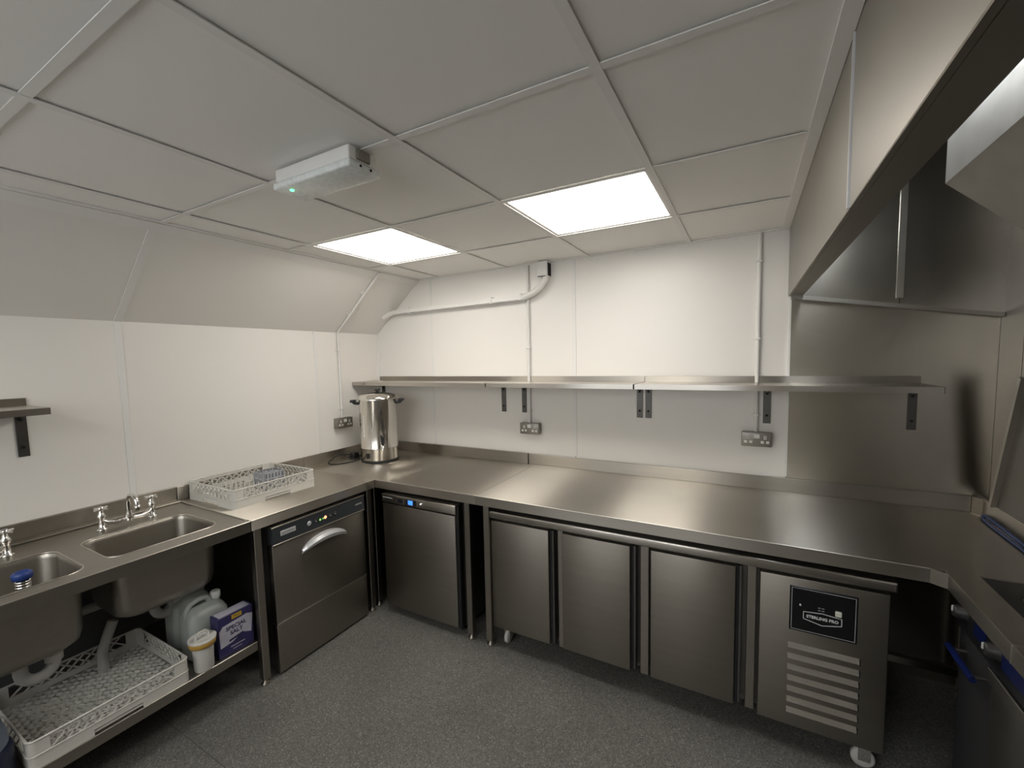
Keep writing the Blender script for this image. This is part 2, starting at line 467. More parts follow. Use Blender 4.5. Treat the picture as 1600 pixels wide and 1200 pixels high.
# back bench, left part
t1 = thing('steel_bench', 'stainless steel corner bench under the water urn, over the small fridge', 'workbench', (-.5, .1, 0))
MB().box(XL+.003, .202, YF, YB-.003, ZT-.004, ZT).box(XF+.002, .202, YF, YF+.003, ZT-LIP, ZT-.004).build('top', 'steel_top', t1)
MB().tube([(XF, YF+.0015, ZT-.0022), (.202, YF+.0015, ZT-.0022)], .0028, 8).build('front_edge', 'steel_edge', t1)
MB().box(XL+.02, .152, YB-.024, YB-.006, ZT, .935, .002).box(XL+.003, XL+.018, YF+.002, YB-.003, ZT, .935, .002).build('upstand', 'steel', t1)
leg(t1, .136, -.228); leg(t1, -.606, -.224)
# back bench, right part running into the corner, with the return along the right wall
t2 = thing('steel_bench', 'long stainless steel bench over the counter fridge turning along the right wall', 'workbench', (1.3, .1, 0))
XW = 2.107
m = MB()
m.box(.204, XR-.003, YF, YB-.003, ZT-.004, ZT)
m.box(XW, 2.19, -1.9, YF, ZT-.004, ZT).box(2.425, XR-.003, -1.9, YF, ZT-.004, ZT)
m.box(2.19, 2.425, -1.9, -1.45, ZT-.004, ZT)
m.build('top', 'steel_top', t2)
MB().box(.204, 2.07, YF, YF+.003, ZT-LIP, ZT-.004).build('front_lip', 'steel', t2)
MB().tube([(.204, YF+.0015, ZT-.0022), (2.07, YF+.0015, ZT-.0022)], .0028, 8).build('front_edge', 'steel_edge', t2)
MB().prism([(2.07, YF), (XW, YF-.028), (XW+.003, YF-.026), (2.07, YF+.003)], 'z', ZT-LIP, ZT).build('corner_lip', 'steel_door', t2)
MB().box(XW, XW+.003, -.673, YF-.028, ZT-LIP, ZT-.004).box(XW, XW+.003, -1.9, -.677, ZT-LIP, ZT-.004).build('side_lip', 'steel_hood', t2, grain='y')
MB().box(XW-.0012, XW+.02, -.677, -.673, ZT-LIP, ZT+.001).build('lip_joint', 'chrome', t2)
MB().box(.154, XR-.06, YB-.016, YB-.005, ZT, .932, .002).build('upstand', 'steel', t2)
MB().prism([(XR-.06, YB-.016), (XR-.035, YB-.05), (XR-.02, YB-.05), (XR-.02, YB-.005), (XR-.06, YB-.005)], 'z', ZT, .932).box(XR-.035, XR-.02, -1.9, YB-.05, ZT, .932, .002).build('side_upstand', 'steel', t2, grain='y')
# sunken well in the return
wm = MB()
x0, x1, y0, y1, zb = 2.19, 2.425, -1.45, -.256, ZT-.13
wm.box(x0-.002, x0, y0, y1, zb, ZT-.004).box(x1, x1+.002, y0, y1, zb, ZT-.004).box(x0, x1, y1, y1+.002, zb, ZT-.004).box(x0, x1, y0-.002, y0, zb, ZT-.004).box(x0, x1, y0, y1, zb-.003, zb)
wm.build('sunken_well', 'steel_dark', t2)
MB().tube([(x0+.03, y0, ZT-.05), (x0+.03, y1-.01, ZT-.05)], .006).tube([(x0+.10, y0, ZT-.05), (x0+.10, y1-.01, ZT-.05)], .006).tube([(x0+.17, y0, ZT-.05), (x0+.17, y1-.01, ZT-.05)], .006).build('well_rail', 'label_brown', t2)
leg(t2, .264, -.228); leg(t2, 2.40, .44)
MB().box(2.03, XR-.05, .085, .115, .295, .325, .002).build('rail', 'steel', t2)

# ------------------------------------------------------------------ counter fridge
cf = thing('counter_fridge', 'three-door stainless counter fridge on castors with louvred machine panel', 'fridge', (1.12, .1, 0))
yd = -.232
MB().box(.272, 1.975, -.165, .455, .105, .737).build('body', 'steel_dark', cf)
MB().box(.252, 1.994, yd-.008, .465, .738, .780, .009, 3).build('worktop', 'steel_shelf', cf)
MB().box(.272, 1.975, -.171, -.160, .108, .130).build('base_rail', 'steel_dark', cf)
DOORS = ((.284, .652), (.704, 1.066), (1.137, 1.502))
for a, b in DOORS:
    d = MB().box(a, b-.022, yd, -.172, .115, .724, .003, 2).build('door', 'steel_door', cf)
    MB().box(b-.022, b-.006, yd+.02, -.172, .117, .722).build('handle_recess', 'dark_cavity', d)
    MB().box(b-.008, b, yd+.018, -.172, .117, .722, .001).build('handle_return', 'steel_dark', d)
    MB().box(a+.012, a+.03, yd+.02, yd+.05, .104, .116).build('hinge', 'screw_dark', d)
for a, b in ((.670, .700), (1.086, 1.124), (1.522, 1.556)):
    MB().box(a, b, -.205, -.165, .100, .733, .002).build('mullion', 'steel_door', cf)
mp = MB().box(1.568, 1.975, yd, -.172, .105, .724, .003, 2).build('machine_panel', 'steel_door', cf)
# louvres: proud slanted blades
for k in range(7):
    z = .445-k*.0455
    MB().prism([(yd, z-.006), (yd-.011, z-.005), (yd-.0005, z+.013), (yd, z+.013)], 'x', 1.668, 1.893).build('louvre', 'steel_shelf', mp)
    MB().box(1.893, 1.897, yd-.006, yd+.001, z-.012, z+.012).build('louvre_end', 'hole_black', mp)
cp = MB().box(1.670, 1.884, yd-.004, yd+.001, .512, .694, .001).build('control_panel', 'black_gloss', cf)
fr = MB()
for a, b, c, d in ((1.676, 1.878, .686, .688), (1.676, 1.878, .518, .520), (1.676, 1.678, .518, .688), (1.876, 1.878, .518, .688)):
    fr.box(a, b, yd-.0048, yd-.004, c, d)
fr.build('panel_border', 'print_grey', cp)
# badge outline and lettering
bx = [(1.716, .597), (1.776, .603), (1.836, .597), (1.836, .569), (1.776, .555), (1.716, .569)]
bm_ = MB()
for (a, b), (c, d) in zip(bx, bx[1:]+bx[:1]):
    bm_.bar((a, yd-.0048, b), (c, yd-.0048, d), .0024, .001, (0, 1, 0))
bm_.build('badge_outline', 'print_white', cp)
text('badge_lettering', 'STERLING PRO', .0155, (1.776, yd-.0048, .581), '-y', 'print_white', cp, sx=.98, bold=.0005)
MB().box(1.815, 1.835, yd-.012, yd-.004, .606, .626, .002).build('rocker_switch', 'switch_cream', cp)
MB().lathe([(0, .006), (.003, .006), (.003, 0)], (1.705, yd-.004, .622), 10, '-y').build('indicator', 'print_white', cp)
g = MB()
for q in range(2):
    for s_ in range(2): g.box(1.762+.012*q, 1.770+.012*q, yd-.0046, yd-.004, .612+.010*s_, .6145+.010*s_)
g.build('thermostat_marks', 'print_grey', cp)
def castor(par, x, y, ax='x'):
    c = MB().lathe([(0, -.012), (.030, -.012), (.038, -.007), (.038, .007), (.030, .012), (0, .012)], (x, y, .038), 24, ax).build('castor_wheel', 'rubber_white', par)
    h = MB()
    for q in (-.0175, .0175):
        if ax == 'x': h.box(x+q-.0015, x+q+.0015, y-.018, y+.02, .035, .09)
        else: h.box(x-.018, x+.02, y+q-.0015, y+q+.0015, .035, .09)
    h.box(x-.024, x+.024, y-.024, y+.024, .088, .105)
    h.build('castor_fork', 'chrome', c)
for x, y, ax in ((.345, -.165, 'x'), (1.925, -.185, 'y'), (.345, .40, 'x'), (1.93, .40, 'x')): castor(cf, x, y, ax)

# ------------------------------------------------------------------ small under-bench fridge
uf = thing('under_bench_fridge', 'small single-door steel fridge with blue digital display beneath corner bench', 'fridge', (-.22, .1, 0))
yu = -.252
MB().box(-.505, .078, yu+.055, .40, .035, .77, .003).build('body', 'steel_dark', uf)
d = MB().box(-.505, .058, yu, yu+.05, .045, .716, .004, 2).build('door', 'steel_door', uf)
MB().box(.058, .078, yu+.01, yu+.05, .045, .775).build('side_trim', 'black_plastic', uf)
h = MB().box(-.505, .066, yu-.006, yu+.05, .726, .778, .004, 2).build('header', 'steel', uf)
MB().box(-.312, -.222, yu-.009, yu-.005, .733, .768, .001).build('display_bezel', 'panel_black', h)
MB().box(-.282, -.247, yu-.011, yu-.008, .738, .764).build('display', 'display_blue', h)
MB().box(-.372, -.330, yu-.008, yu-.005, .737, .765).build('switch_plate', 'panel_black', h)
MB().lathe([(0, .012), (.008, .011), (.011, .006), (.012, 0)], (-.184, yu-.006, .750), 16, '-y').build('lock', 'chrome', h)
mk = MB()
for k in range(7): mk.box(-.492+k*.0115, -.484+k*.0115, yu-.0068, yu-.006, .7535, .7605)
mk.build('maker_mark', 'print_grey', h)
for x, y in ((-.465, yu+.08), (.035, yu+.08), (-.465, .32), (.035, .32)):
    MB().lathe([(0, 0), (.022, 0), (.022, .012), (.015, .016), (.015, .037)], (x, y, 0), 12).build('foot', 'black_plastic', uf)

# ------------------------------------------------------------------ dishwasher
dw = thing('dishwasher', 'front-loading stainless commercial dishwasher with arched handle under the bench', 'dishwasher', (-.85, -.64, 0))
xd = -.574
y0, y1 = -.936, -.345
MB().box(-1.18, xd-.045, y0+.004, y1-.004, .012, .775, .002).build('body', 'steel_dark', dw)
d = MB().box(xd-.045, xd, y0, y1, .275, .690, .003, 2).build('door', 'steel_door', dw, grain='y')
MB().box(xd-.045, xd, y0, y1, .012, .270, .003, 2).build('lower_panel', 'steel_door', dw, grain='y')
MB().box(xd-.044, xd+.0012, y0, y1, .2690, .2750).build('door_edge', 'steel_edge', dw, grain='y')
c = MB().prism([(y0, .692), (y1, .692), (y1, .779), (y0, .779)], 'x', xd-.045, xd+.006).build('control_panel', 'panel_slate', dw)
MB().box(xd-.046, xd+.009, y0-.004, y1+.004, .779, .785, .001).build('top_trim', 'steel', c, grain='y')
MB().box(xd-.01, xd+.010, y0-.002, y1+.002, .688, .695, .002).build('bottom_trim', 'steel', c, grain='y')
MB().box(xd+.005, xd+.008, -.893, -.808, .728, .753, .001).build('maker_plate', 'plate_silver', c)
mk = MB()
for k in range(9): mk.box(xd+.0078, xd+.0086, -.886+k*.0075, -.881+k*.0075, .736, .744)
mk.build('maker_mark', 'print_grey', c)
mk = MB()
for k in range(8): mk.box(xd+.0058, xd+.0066, -.412+k*.0062, -.408+k*.0062, .736, .745)
mk.build('model_mark', 'print_grey', c)
for y, mt in ((-.727, 'plate_silver'), (-.689, 'panel_black'), (-.594, 'panel_black'), (-.560, 'panel_black')):
    b_ = MB().lathe([(0, .009), (.010, .009), (.013, .006), (.013, .0055)], (xd, y, .737), 16, 'x').build('button', mt, c)
    if mt == 'panel_black':
        MB().box(xd+.009, xd+.0096, y-.004, y+.004, .734, .740).build('button_symbol', 'print_grey', c)
MB().lathe([(0, .009), (.005, .008), (.006, .006)], (xd, -.659, .734), 12, 'x').build('indicator_lamp', 'led_green_dim', c)
MB().lathe([(0, .009), (.0035, .008), (.004, .006)], (xd, -.641, .735), 12, 'x').build('indicator_lamp', 'led_green_dim', c)
MB().lathe([(0, .009), (.007, .008), (.009, .006)], (xd, -.625, .737), 14, 'x').build('indicator_lamp', 'led_red', c)
# arched handle
hm = MB(); N = 16; rows = []
ya, yb_ = -.775, -.487
for i in range(N+1):
    t = i/N; y = ya+(yb_-ya)*t; k = 4*t*(1-t)
    zt = .607+.052*k**.85; th = .020+.016*k; zb2 = zt-th
    o_ = .004+.030*k**.6
    rows.append([(xd, y, zb2-.004), (xd+o_, y, zb2), (xd+o_+.006, y, zb2+th*.55), (xd+o_-.004, y, zt), (xd, y, zt+.002)])
vs = [p for r_ in rows for p in r_]; fs = []
for i in range(N):
    for j in range(4): a = i*5+j; fs.append((a, a+1, a+6, a+5))
fs += [(0, 1, 2, 3, 4), tuple(N*5+q for q in (4, 3, 2, 1, 0))]
hm.add(vs, fs, False); hm.build('handle', 'plate_silver', d)
for x in (-1.12, -.66):
    for y in (y0+.05, y1-.05): MB().lathe([(0, 0), (.024, 0), (.024, .006), (.016, .013)], (x, y, 0), 12).build('foot', 'black_plastic', dw)

# ------------------------------------------------------------------ sink unit
sk = thing('sink_unit', 'stainless double bowl sink unit with lower shelf against the left wall', 'sink', (-.9, -1.8, 0))
SY0, SY1 = -2.45, -1.038
BOWLS = [(-1.0, -.665, -1.525, -1.125), (-1.0, -.640, -2.005, -1.598)]
cells = [(-1.562, SY1), (SY0, -1.562)]
sm_ = MB()
sx0, sx1 = XL+.02, XF
for (bx0, bx1, by0, by1), (c0, c1) in zip(BOWLS, cells):
    n = 7; hole = rrect(bx0, bx1, by0, by1, .055, n); k = len(hole)
    cx, cy = (bx0+bx1)/2, (by0+by1)/2
    hx, hy = (bx1-bx0)/2, (by1-by0)/2
    outer = []
    for (x, y) in hole:
        ux, uy = (x-cx)/hx, (y-cy)/hy; mxx = max(abs(ux), abs(uy)); ux /= mxx; uy /= mxx
        outer.append([(sx1 if ux > 0 else sx0) if abs(ux) > .999 else cx+ux*hx, (c1 if uy > 0 else c0) if abs(uy) > .999 else cy+uy*hy])
    for crn in ((sx0, c0), (sx0, c1), (sx1, c0), (sx1, c1)):
        q = min(range(k), key=lambda i: (hole[i][0]-crn[0])**2/(hx*hx)+(hole[i][1]-crn[1])**2/(hy*hy)+0*i)
        q = min(range(k), key=lambda i: abs((hole[i][0]-cx)/hx-math.copysign(1, crn[0]-cx))+abs((hole[i][1]-cy)/hy-math.copysign(1, crn[1]-cy)))
        outer[q] = list(crn)
    rings = [[(x, y, ZT) for x, y in outer], [(x, y, ZT) for x, y in hole]]
    sm_.add(rings[0]+rings[1], [(i, (i+1) % k, (i+1) % k+k, i+k) for i in range(k)])
sm_.box(XF-.003, XF, SY0, SY1, ZT-LIP, ZT-.0005)
top = sm_.build('top', 'steel_sink', sk, grain='y')
MB().tube([(XF-.0015, SY0, ZT-.0022), (XF-.0015, SY1, ZT-.0022)], .0028, 8).build('front_edge', 'steel_edge', sk)
for (bx0, bx1, by0, by1) in BOWLS:
    n = 7; b_ = MB(); prof = [(0, 0, .055), (.003, -.004, .055), (.006, -.02, .055), (.014, -.235, .06), (.022, -.268, .06), (.045, -.287, .06)]
    R = []
    for ins, dz, r_ in prof: R.append([(x, y, ZT+dz) for x, y in rrect(bx0+ins, bx1-ins, by0+ins, by1-ins, r_, n)])
    k = len(R[0]); vs = [p for q in R for p in q]; fs = []
    for i in range(len(R)-1):
        for j in range(k): a = i*k+j; c_ = i*k+(j+1) % k; fs.append((a, c_, c_+k, a+k))
    b_.add(vs, fs, True)
    b_.add(R[-1], [tuple(range(k))])
    bo = b_.build('bowl', 'steel_sink', sk, grain='y')
    so = bo.modifiers.new('thickness', 'SOLIDIFY'); so.thickness = .0015
    cx, cy = (bx0+bx1)/2, (by0+by1)/2
    MB().lathe([(.0, .004), (.03, .003), (.042, .005), (.044, .0)], (cx-.05, cy, ZT-.287), 24).build('waste_fitting', 'chrome', bo)
    # rim bead round the bowl
    MB().tube([(x, y, ZT+.0005) for x, y in rrect(bx0-.001, bx1+.001, by0-.001, by1+.001, .056, 7)+[rrect(bx0-.001, bx1+.001, by0-.001, by1+.001, .056, 7)[0]]], .0024, 6, False).build('rim', 'steel_edge', bo)
MB().box(XL+.003, XL+.02, SY0, SY1, ZT-.02, .938, .003).build('upstand', 'steel_sink', sk, grain='y')
MB().box(sx0, sx0+.05, SY0, SY1-.0, ZT, ZT+.010, .003).build('rear_ledge', 'steel_sink', sk, grain='y')
MB().box(sx0+.01, sx1-.03, SY1-.008, SY1, ZT-.001, ZT+.0025, .001).build('end_bead', 'steel_sink', sk)
leg(sk, -.592, -2.40, w=.04); leg(sk, -1.22, -2.40, w=.04)
ZS = .235
s_ = MB().box(XL+.02, -.600, -2.43, -1.026, ZS-.003, ZS).box(-.603, -.600, -2.43, -1.026, ZS-.045, ZS-.003)
s_.build('lower_shelf', 'steel_sink', sk, grain='y')
MB().tube([(-.6015, -2.43, ZS-.002), (-.6015, -1.026, ZS-.002)], .0026, 8).build('shelf_edge', 'steel_edge', sk)
# waste pipes
def waste(cx, cy, yo):
    z0 = ZT-.29
    m = MB().tube([(cx, cy, z0), (cx, cy, z0-.05)], .030, 14)
    m.tube([(cx, cy, z0-.04), (cx, cy, z0-.10)]+arc((cx, cy-yo*.045, z0-.10), .045, 0 if yo > 0 else 180, -180 if yo > 0 else 360, 10, 'yz')+[(cx, cy-yo*.09, z0-.07), (cx-.02, cy-yo*.09, z0-.055), (XL+.10, cy-yo*.09, z0-.06)], .021, 14)
    m.tube([(cx, cy-.0, z0-.075), (cx, cy, z0-.10)], .027, 14)
    m.build('waste_trap', 'pipe_plastic', sk)
waste(-.86, -1.66, 1); waste(-.93, -1.215, 1)
MB().tube([(XL+.09, -1.9, .49), (XL+.09, -1.3, .47), (XL+.09, -1.05, .46)], .021, 12).tube([(-.98, -1.44, .47), (-.98, -1.46, .42), (-1.0, -1.48, .34), (-1.0, -1.48, .24)], .02, 12).build('waste_pipe', 'pipe_plastic', sk)

# bridge mixer taps
def taps(cy, label):
    X = -1.098; D = .096; z = ZT+.010
    t = thing('mixer_tap', label, 'tap', (X, cy, ZT), 'bridge mixer taps on the sink')
    for s in (-1, 1):
        y = cy+s*D
        p = MB().lathe([(0, 0), (.022, 0), (.022, .006), (.013, .010), (.013, .052), (.017, .058), (.017, .068), (.010, .078), (.008, .092)], (X, y, ZT), 18).build('pillar', 'chrome', t)
        h = MB().lathe([(.0, .0), (.012, .0), (.013, .012), (.009, .018), (0, .019)], (X, y, ZT+.092), 14)
        for a in range(4):
            q = a*pi/2+.5
            h.tube([(X, y, ZT+.100), (X+.030*math.cos(q), y+.030*math.sin(q), ZT+.100)], [.006, .0052], 8)
        h.build('cross_handle', 'chrome', t)
    m = MB().tube([(X, cy-D, ZT+.046), (X+.006, cy-D*.82, ZT+.030), (X+.012, cy-D*.5, ZT+.022), (X+.014, cy, ZT+.028), (X+.012, cy+D*.5, ZT+.022), (X+.006, cy+D*.82, ZT+.030), (X, cy+D, ZT+.046)], .0105, 12)
    m.build('bridge', 'chrome', t)
    m = MB().lathe([(.016, 0), (.018, .02), (.014, .035), (.012, .05)], (X+.014, cy, ZT+.018), 16)
    m.tube([(X+.014, cy, ZT+.06), (X+.014, cy, ZT+.105), (X+.022, cy, ZT+.128), (X+.042, cy, ZT+.143), (X+.07, cy, ZT+.146), (X+.094, cy, ZT+.140), (X+.108, cy, ZT+.122), (X+.110, cy, ZT+.098)], .0095, 12)
    m.lathe([(.0, 0), (.012, 0), (.0125, .022), (.0, .024)], (X+.110, cy, ZT+.082), 14)
    m.build('spout', 'chrome', t)
taps(-1.313, 'chrome bridge mixer tap with cross handles behind the sink bowl nearer the dishwasher')
taps(-1.80, 'chrome bridge mixer tap cut by the left edge behind the second bowl')
# standpipe strainer in the left bowl
st = thing('sink_standpipe', 'chrome sink standpipe with a blue rubber top in the left bowl', 'sink plug', (-.775, -1.735, ZT-.287))
z0 = ZT-.285
m = MB().lathe([(0, 0), (.026, 0), (.026, .012), (.014, .018), (.014, .225)], (-.775, -1.735, z0), 18)
pr_ = [(.016, .225)]
for k in range(5): pr_ += [(.021, .228+.010*k), (.021, .233+.010*k), (.017, .235+.010*k)]
m.lathe(pr_+[(0, .281)], (-.775, -1.735, z0), 20).build('pipe', 'chrome', st)
MB().lathe([(.018, 0), (.027, .004), (.028, .022), (.024, .028), (.018, .029), (.017, .012), (0, .012)], (-.775, -1.735, z0+.277), 22).build('collar', 'blue_rubber', st)

# ------------------------------------------------------------------ dish racks
def rack(label, cx, cy, z, wx, wy, mt, pegs, floor):
    r = thing('dish_rack', label, 'dish rack', (cx, cy, z), 'square plastic dishwasher racks')
    X0, X1, Y0, Y1 = cx-wx/2, cx+wx/2, cy-wy/2, cy+wy/2; H = .10; t = .007; zs = .046
    hw = .075
    sk_ = MB()
    for a, b, side in ((X0, X0+t, 'x'), (X1-t, X1, 'x')):      # skirt with a hand gap in each side
        sk_.box(a, b, Y0+.02, cy-hw, z, z+zs).box(a, b, cy+hw, Y1-.02, z, z+zs).box(a, b, cy-hw, cy+hw, z+.022, z+zs)
    for a, b in ((Y0, Y0+t), (Y1-t, Y1)):
        sk_.box(X0+.02, cx-hw, a, b, z, z+zs).box(cx+hw, X1-.02, a, b, z, z+zs).box(cx-hw, cx+hw, a, b, z+.022, z+zs)
    for sx_, sy_ in ((0, 0), (0, 1), (1, 0), (1, 1)):
        px, py = (X1-.02 if sx_ else X0+.02), (Y1-.02 if sy_ else Y0+.02)
        a0 = {(1, 1): 0, (0, 1): 90, (0, 0): 180, (1, 0): 270}[(sx_, sy_)]
        po = [(px+.02*math.cos(math.radians(a0+18*i)), py+.02*math.sin(math.radians(a0+18*i))) for i in range(6)]
        pi_ = [(px+.013*math.cos(math.radians(a0+18*i)), py+.013*math.sin(math.radians(a0+18*i))) for i in range(6)][::-1]
        sk_.prism(po+pi_, 'z', z, z+zs)
        sk_.prism([(px+(q[0]-px)*.93, py+(q[1]-py)*.93) for q in po]+pi_, 'z', z+zs, z+H)
    for side in range(4):                                          # solid corner returns of the wall
        for e in (0, 1):
            if side < 2:
                a, b = ((X0+.001, X0+t) if side == 0 else (X1-t, X1-.001)); c0 = Y0+.02 if e == 0 else Y1-.055
                sk_.box(a, b, c0, c0+.035, z+zs, z+H)
            else:
                a, b = ((Y0+.001, Y0+t) if side == 2 else (Y1-t, Y1-.001)); c0 = X0+.02 if e == 0 else X1-.055
                sk_.box(c0, c0+.035, a, b, z+zs, z+H)
    sk_.build('skirt', mt, r)
    rim = [(x, y, z+H) for x, y in rrect(X0+.002, X1-.002, Y0+.002, Y1-.002, .02, 5)]; rim.append(rim[0])
    MB().tube(rim, .0042, 6, False).build('rim', mt, r)
    led = [(x, y, z+zs) for x, y in rrect(X0, X1, Y0, Y1, .02, 5)]; led.append(led[0])
    MB().tube(led, .0025, 6, False).build('ledge', mt, r)
    for side in range(4):
        lt = MB(); L0, L1 = ((Y0, Y1) if side < 2 else (X0, X1)); L0 += .055; L1 -= .055
        nn = 9; st_ = (L1-L0)/nn
        fx = {0: X0+.004, 1: X1-.004, 2: Y0+.004, 3: Y1-.004}[side]
        P = (lambda u, h: (fx, u, h)) if side < 2 else (lambda u, h: (u, fx, h))
        upv = (1, 0, 0) if side < 2 else (0, 1, 0)
        for k in range(nn+1):
            u = L0+st_*k
            for sg in (-1, 1):
                v = u+sg*st_*1.5
                if v < L0-.001 or v > L1+.001: continue
                lt.bar(P(u, z+zs), P(v, z+H-.003), .0058, .0055, upv)
        if pegs and side == 2:
            for k in range(11):
                u = L0+(L1-L0)*k/10
                lt.bar(P(u, z+zs), P(u+.004, z+H-.02), .010, .012, upv)
        lt.build('lattice_side', mt, r)
    fg = MB()
    if floor == 'diamond':
        n_ = 12
        for k in range(-n_, n_+1):
            for sg in (-1, 1):
                # diagonal lines clipped to the square
                d_ = k*wy/n_
                pts_ = []
                u0, u1 = max(-.5, (-.5-d_/wy)), min(.5, (.5-d_/wy))
                if u1-u0 < .05: continue
                a = (cx+sg*u0*wx*.96, cy+(u0*wy+d_)*.96, z+.016); b = (cx+sg*u1*wx*.96, cy+(u1*wy+d_)*.96, z+.016)
                fg.bar(a, b, .0052, .012)
    for k in range(9):
        u = -.48+.96*k/8
        fg.bar((cx+u*wx, Y0+.01, z+.012), (cx+u*wx, Y1-.01, z+.012), .006 if k % 2 else .012, .008)
        if not floor == 'diamond' or k % 4 == 0:
            fg.bar((X0+.01, cy+u*wy, z+.012), (X1-.01, cy+u*wy, z+.012), .006, .008)
    fg.build('floor_grid', mt, r)
    if pegs:
        pg = MB()
        for i in range(9):
            for j in range(8):
                x = X0+.045+(wx-.09)*i/8; y = Y0+.055+(wy-.11)*j/7
                pg.tube([(x, y, z+.012), (x, y, z+.078)], [.0042, .0028], 6)
        tag(pg.build('pegs', mt, r), kind='stuff')
    return r
rack('pale plastic dish rack on the bench top above the dishwasher', -1.029, -.745, ZT, .456, .482, 'rack_plastic', True, 'square')
rack('empty pale plastic dish rack on the shelf under the sink', -.842, -1.560, ZS, .475, .485, 'rack_plastic', False, 'diamond')
# cutlery basket in the upper rack
cb = thing('cutlery_basket', 'small grey compartment basket standing in the upper dish rack', 'cutlery basket', (-1.01, -.665, ZT+.02))
bx0, bx1, by0, by1, z0, z1 = -1.062, -.962, -.72, -.60, ZT+.018, ZT+.108
m = MB()
for k in range(7):
    y = by0+(by1-by0)*k/6; m.box(bx0, bx0+.003, y-.006, y+.006, z0, z1).box(bx1-.003, bx1, y-.006, y+.006, z0, z1)
    x = bx0+(bx1-bx0)*k/6; m.box(x-.005, x+.005, by0, by0+.003, z0, z1).box(x-.005, x+.005, by1-.003, by1, z0, z1)
m.box(bx0, bx1, by0, by1, z0-.002, z0+.003)
for zz in (z0+.02, z0+.05, z1-.006): m.box(bx0-.001, bx0+.003, by0, by1, zz, zz+.008).box(bx1-.003, bx1+.001, by0, by1, zz, zz+.008).box(bx0, bx1, by0-.001, by0+.003, zz, zz+.008).box(bx0, bx1, by1-.003, by1+.001, zz, zz+.008)
m.build('basket_wall', 'basket_grey', cb)
m = MB().box((bx0+bx1)/2-.001, (bx0+bx1)/2+.001, by0+.003, by1-.003, z0, z1-.004).box(bx0+.003, bx1-.003, -.681, -.679, z0, z1-.004).box(bx0+.003, bx1-.003, -.641, -.639, z0, z1-.004)
m.build('divider', 'basket_grey', cb)

# ------------------------------------------------------------------ things on the lower shelf
def jerry(label, cx, cy, rot):
    j = thing('jerry_can', label, 'jerry can', (cx, cy, ZS), 'plastic jerry cans under the sink')
    w_, d_, h_ = .175, .125, .27
    m = MB(); n = 6; prof = [(.008, 0, .03), (0, .008, .03), (0, .15, .03), (.001, .152, .03), (.001, .190, .03), (.012, .215, .035), (.035, .235, .03)]
    R = [[(cx+y, cy+x, ZS+hh) for x, y in rrect(-w_/2+i_, w_/2-i_, -d_/2+i_, d_/2-i_, r_, n)] for i_, hh, r_ in prof]
    k = len(R[0]); vs = [p for q in R for p in q]; fs = []
    for i in range(len(R)-1):
        for q in range(k): a = i*k+q; b = i*k+(q+1) % k; fs.append((a, b, b+k, a+k))
    fs += [tuple(range(k))[::-1], tuple(range((len(R)-1)*k, len(R)*k))]
    m.add(vs, fs, True); b = m.build('body', 'jug_plastic', j)
    MB().tube([(cx, cy-.075, ZS+.19), (cx, cy-.072, ZS+.228), (cx, cy-.055, ZS+.252), (cx, cy-.02, ZS+.262), (cx, cy+.015, ZS+.258), (cx, cy+.026, ZS+.235), (cx, cy+.026, ZS+.21)], [.013, .013, .013, .012, .012, .013, .014], 10).build('handle', 'jug_plastic', j)
    MB().lathe([(.018, 0), (.02, .015), (.018, .028)], (cx, cy+.055, ZS+.222), 18).build('neck', 'jug_plastic', j)
    MB().lathe([(.0, .030), (.017, .030), (.022, .026), (.022, .0)], (cx, cy+.055, ZS+.240), 18).build('cap', 'jug_cap', j)
    if rot: j.rotation_euler = (0, 0, rot)
    return j
jerry('translucent jerry can behind the white tub under the sink', -.765, -1.175, .0)
jerry('shadowed jerry can standing farther back behind the other under the sink', -.935, -1.165, .0)
# white measuring tub
mt_ = thing('salt_tub', 'white plastic tub with an amber rim and raised lid grip on the shelf', 'tub', (-.632, -1.250, ZS))
c0 = (-.632, -1.250, ZS)
MB().lathe([(0, 0), (.036, 0), (.038, .004), (.041, .095), (.044, .12)], c0, 28).build('body', 'tub_white', mt_)
MB().lathe([(.043, .110), (.050, .114), (.054, .136), (.050, .141)], c0, 28).build('rim', 'tub_amber', mt_)
MB().lathe([(.054, .138), (.055, .146), (.050, .149), (.046, .143), (0, .143)], c0, 28).build('lid', 'tub_white', mt_)
MB().tube([(-.632, -1.277, ZS+.142), (-.632, -1.273, ZS+.166), (-.632, -1.263, ZS+.172), (-.632, -1.237, ZS+.172), (-.632, -1.227, ZS+.166), (-.632, -1.223, ZS+.142)], .0055, 8).build('lid_grip', 'tub_white', mt_)
# salt carton
sb = thing('salt_carton', 'purple-blue carton of special salt on the shelf beside the bench leg', 'carton', (-.65, -1.112, ZS))
a, b, y0, y1, z0, z1 = -.685, -.618, -1.190, -1.030, ZS, ZS+.195
MB().box(a, b, y0, y1, z0, z1, .002).build('box', 'salt_blue', sb)
MB().prism([(y0+.006, z0+.050), (y0+.060, z0+.056), (y1-.055, z0+.080), (y1-.012, z0+.060), (y1-.002, z0+.15), (y1-.03, z0+.160), (y0+.02, z0+.150), (y0+.004, z0+.13)], 'x', b, b+.0006).build('front_label', 'salt_pale', sb)
MB().box(b, b+.0007, y0+.062, y0+.108, z0+.166, z0+.186).build('price_flash', 'salt_yellow', sb)
text('flash_lettering', 'PRO', .016, (b+.0007, y0+.085, z0+.176), '+x', 'salt_ink', sb, ext=.0003)
text('carton_lettering', 'SPECIAL\nSALT', .026, (b+.0008, y0+.080, z0+.115), '+x', 'salt_ink', sb, ext=.0003, bold=.0008)
MB().prism([(y0+.045, z0+.063), (y1-.05, z0+.073), (y1-.05, z0+.083), (y0+.045, z0+.073)], 'x', b+.0006, b+.0011).build('dark_band', 'salt_ink', sb)
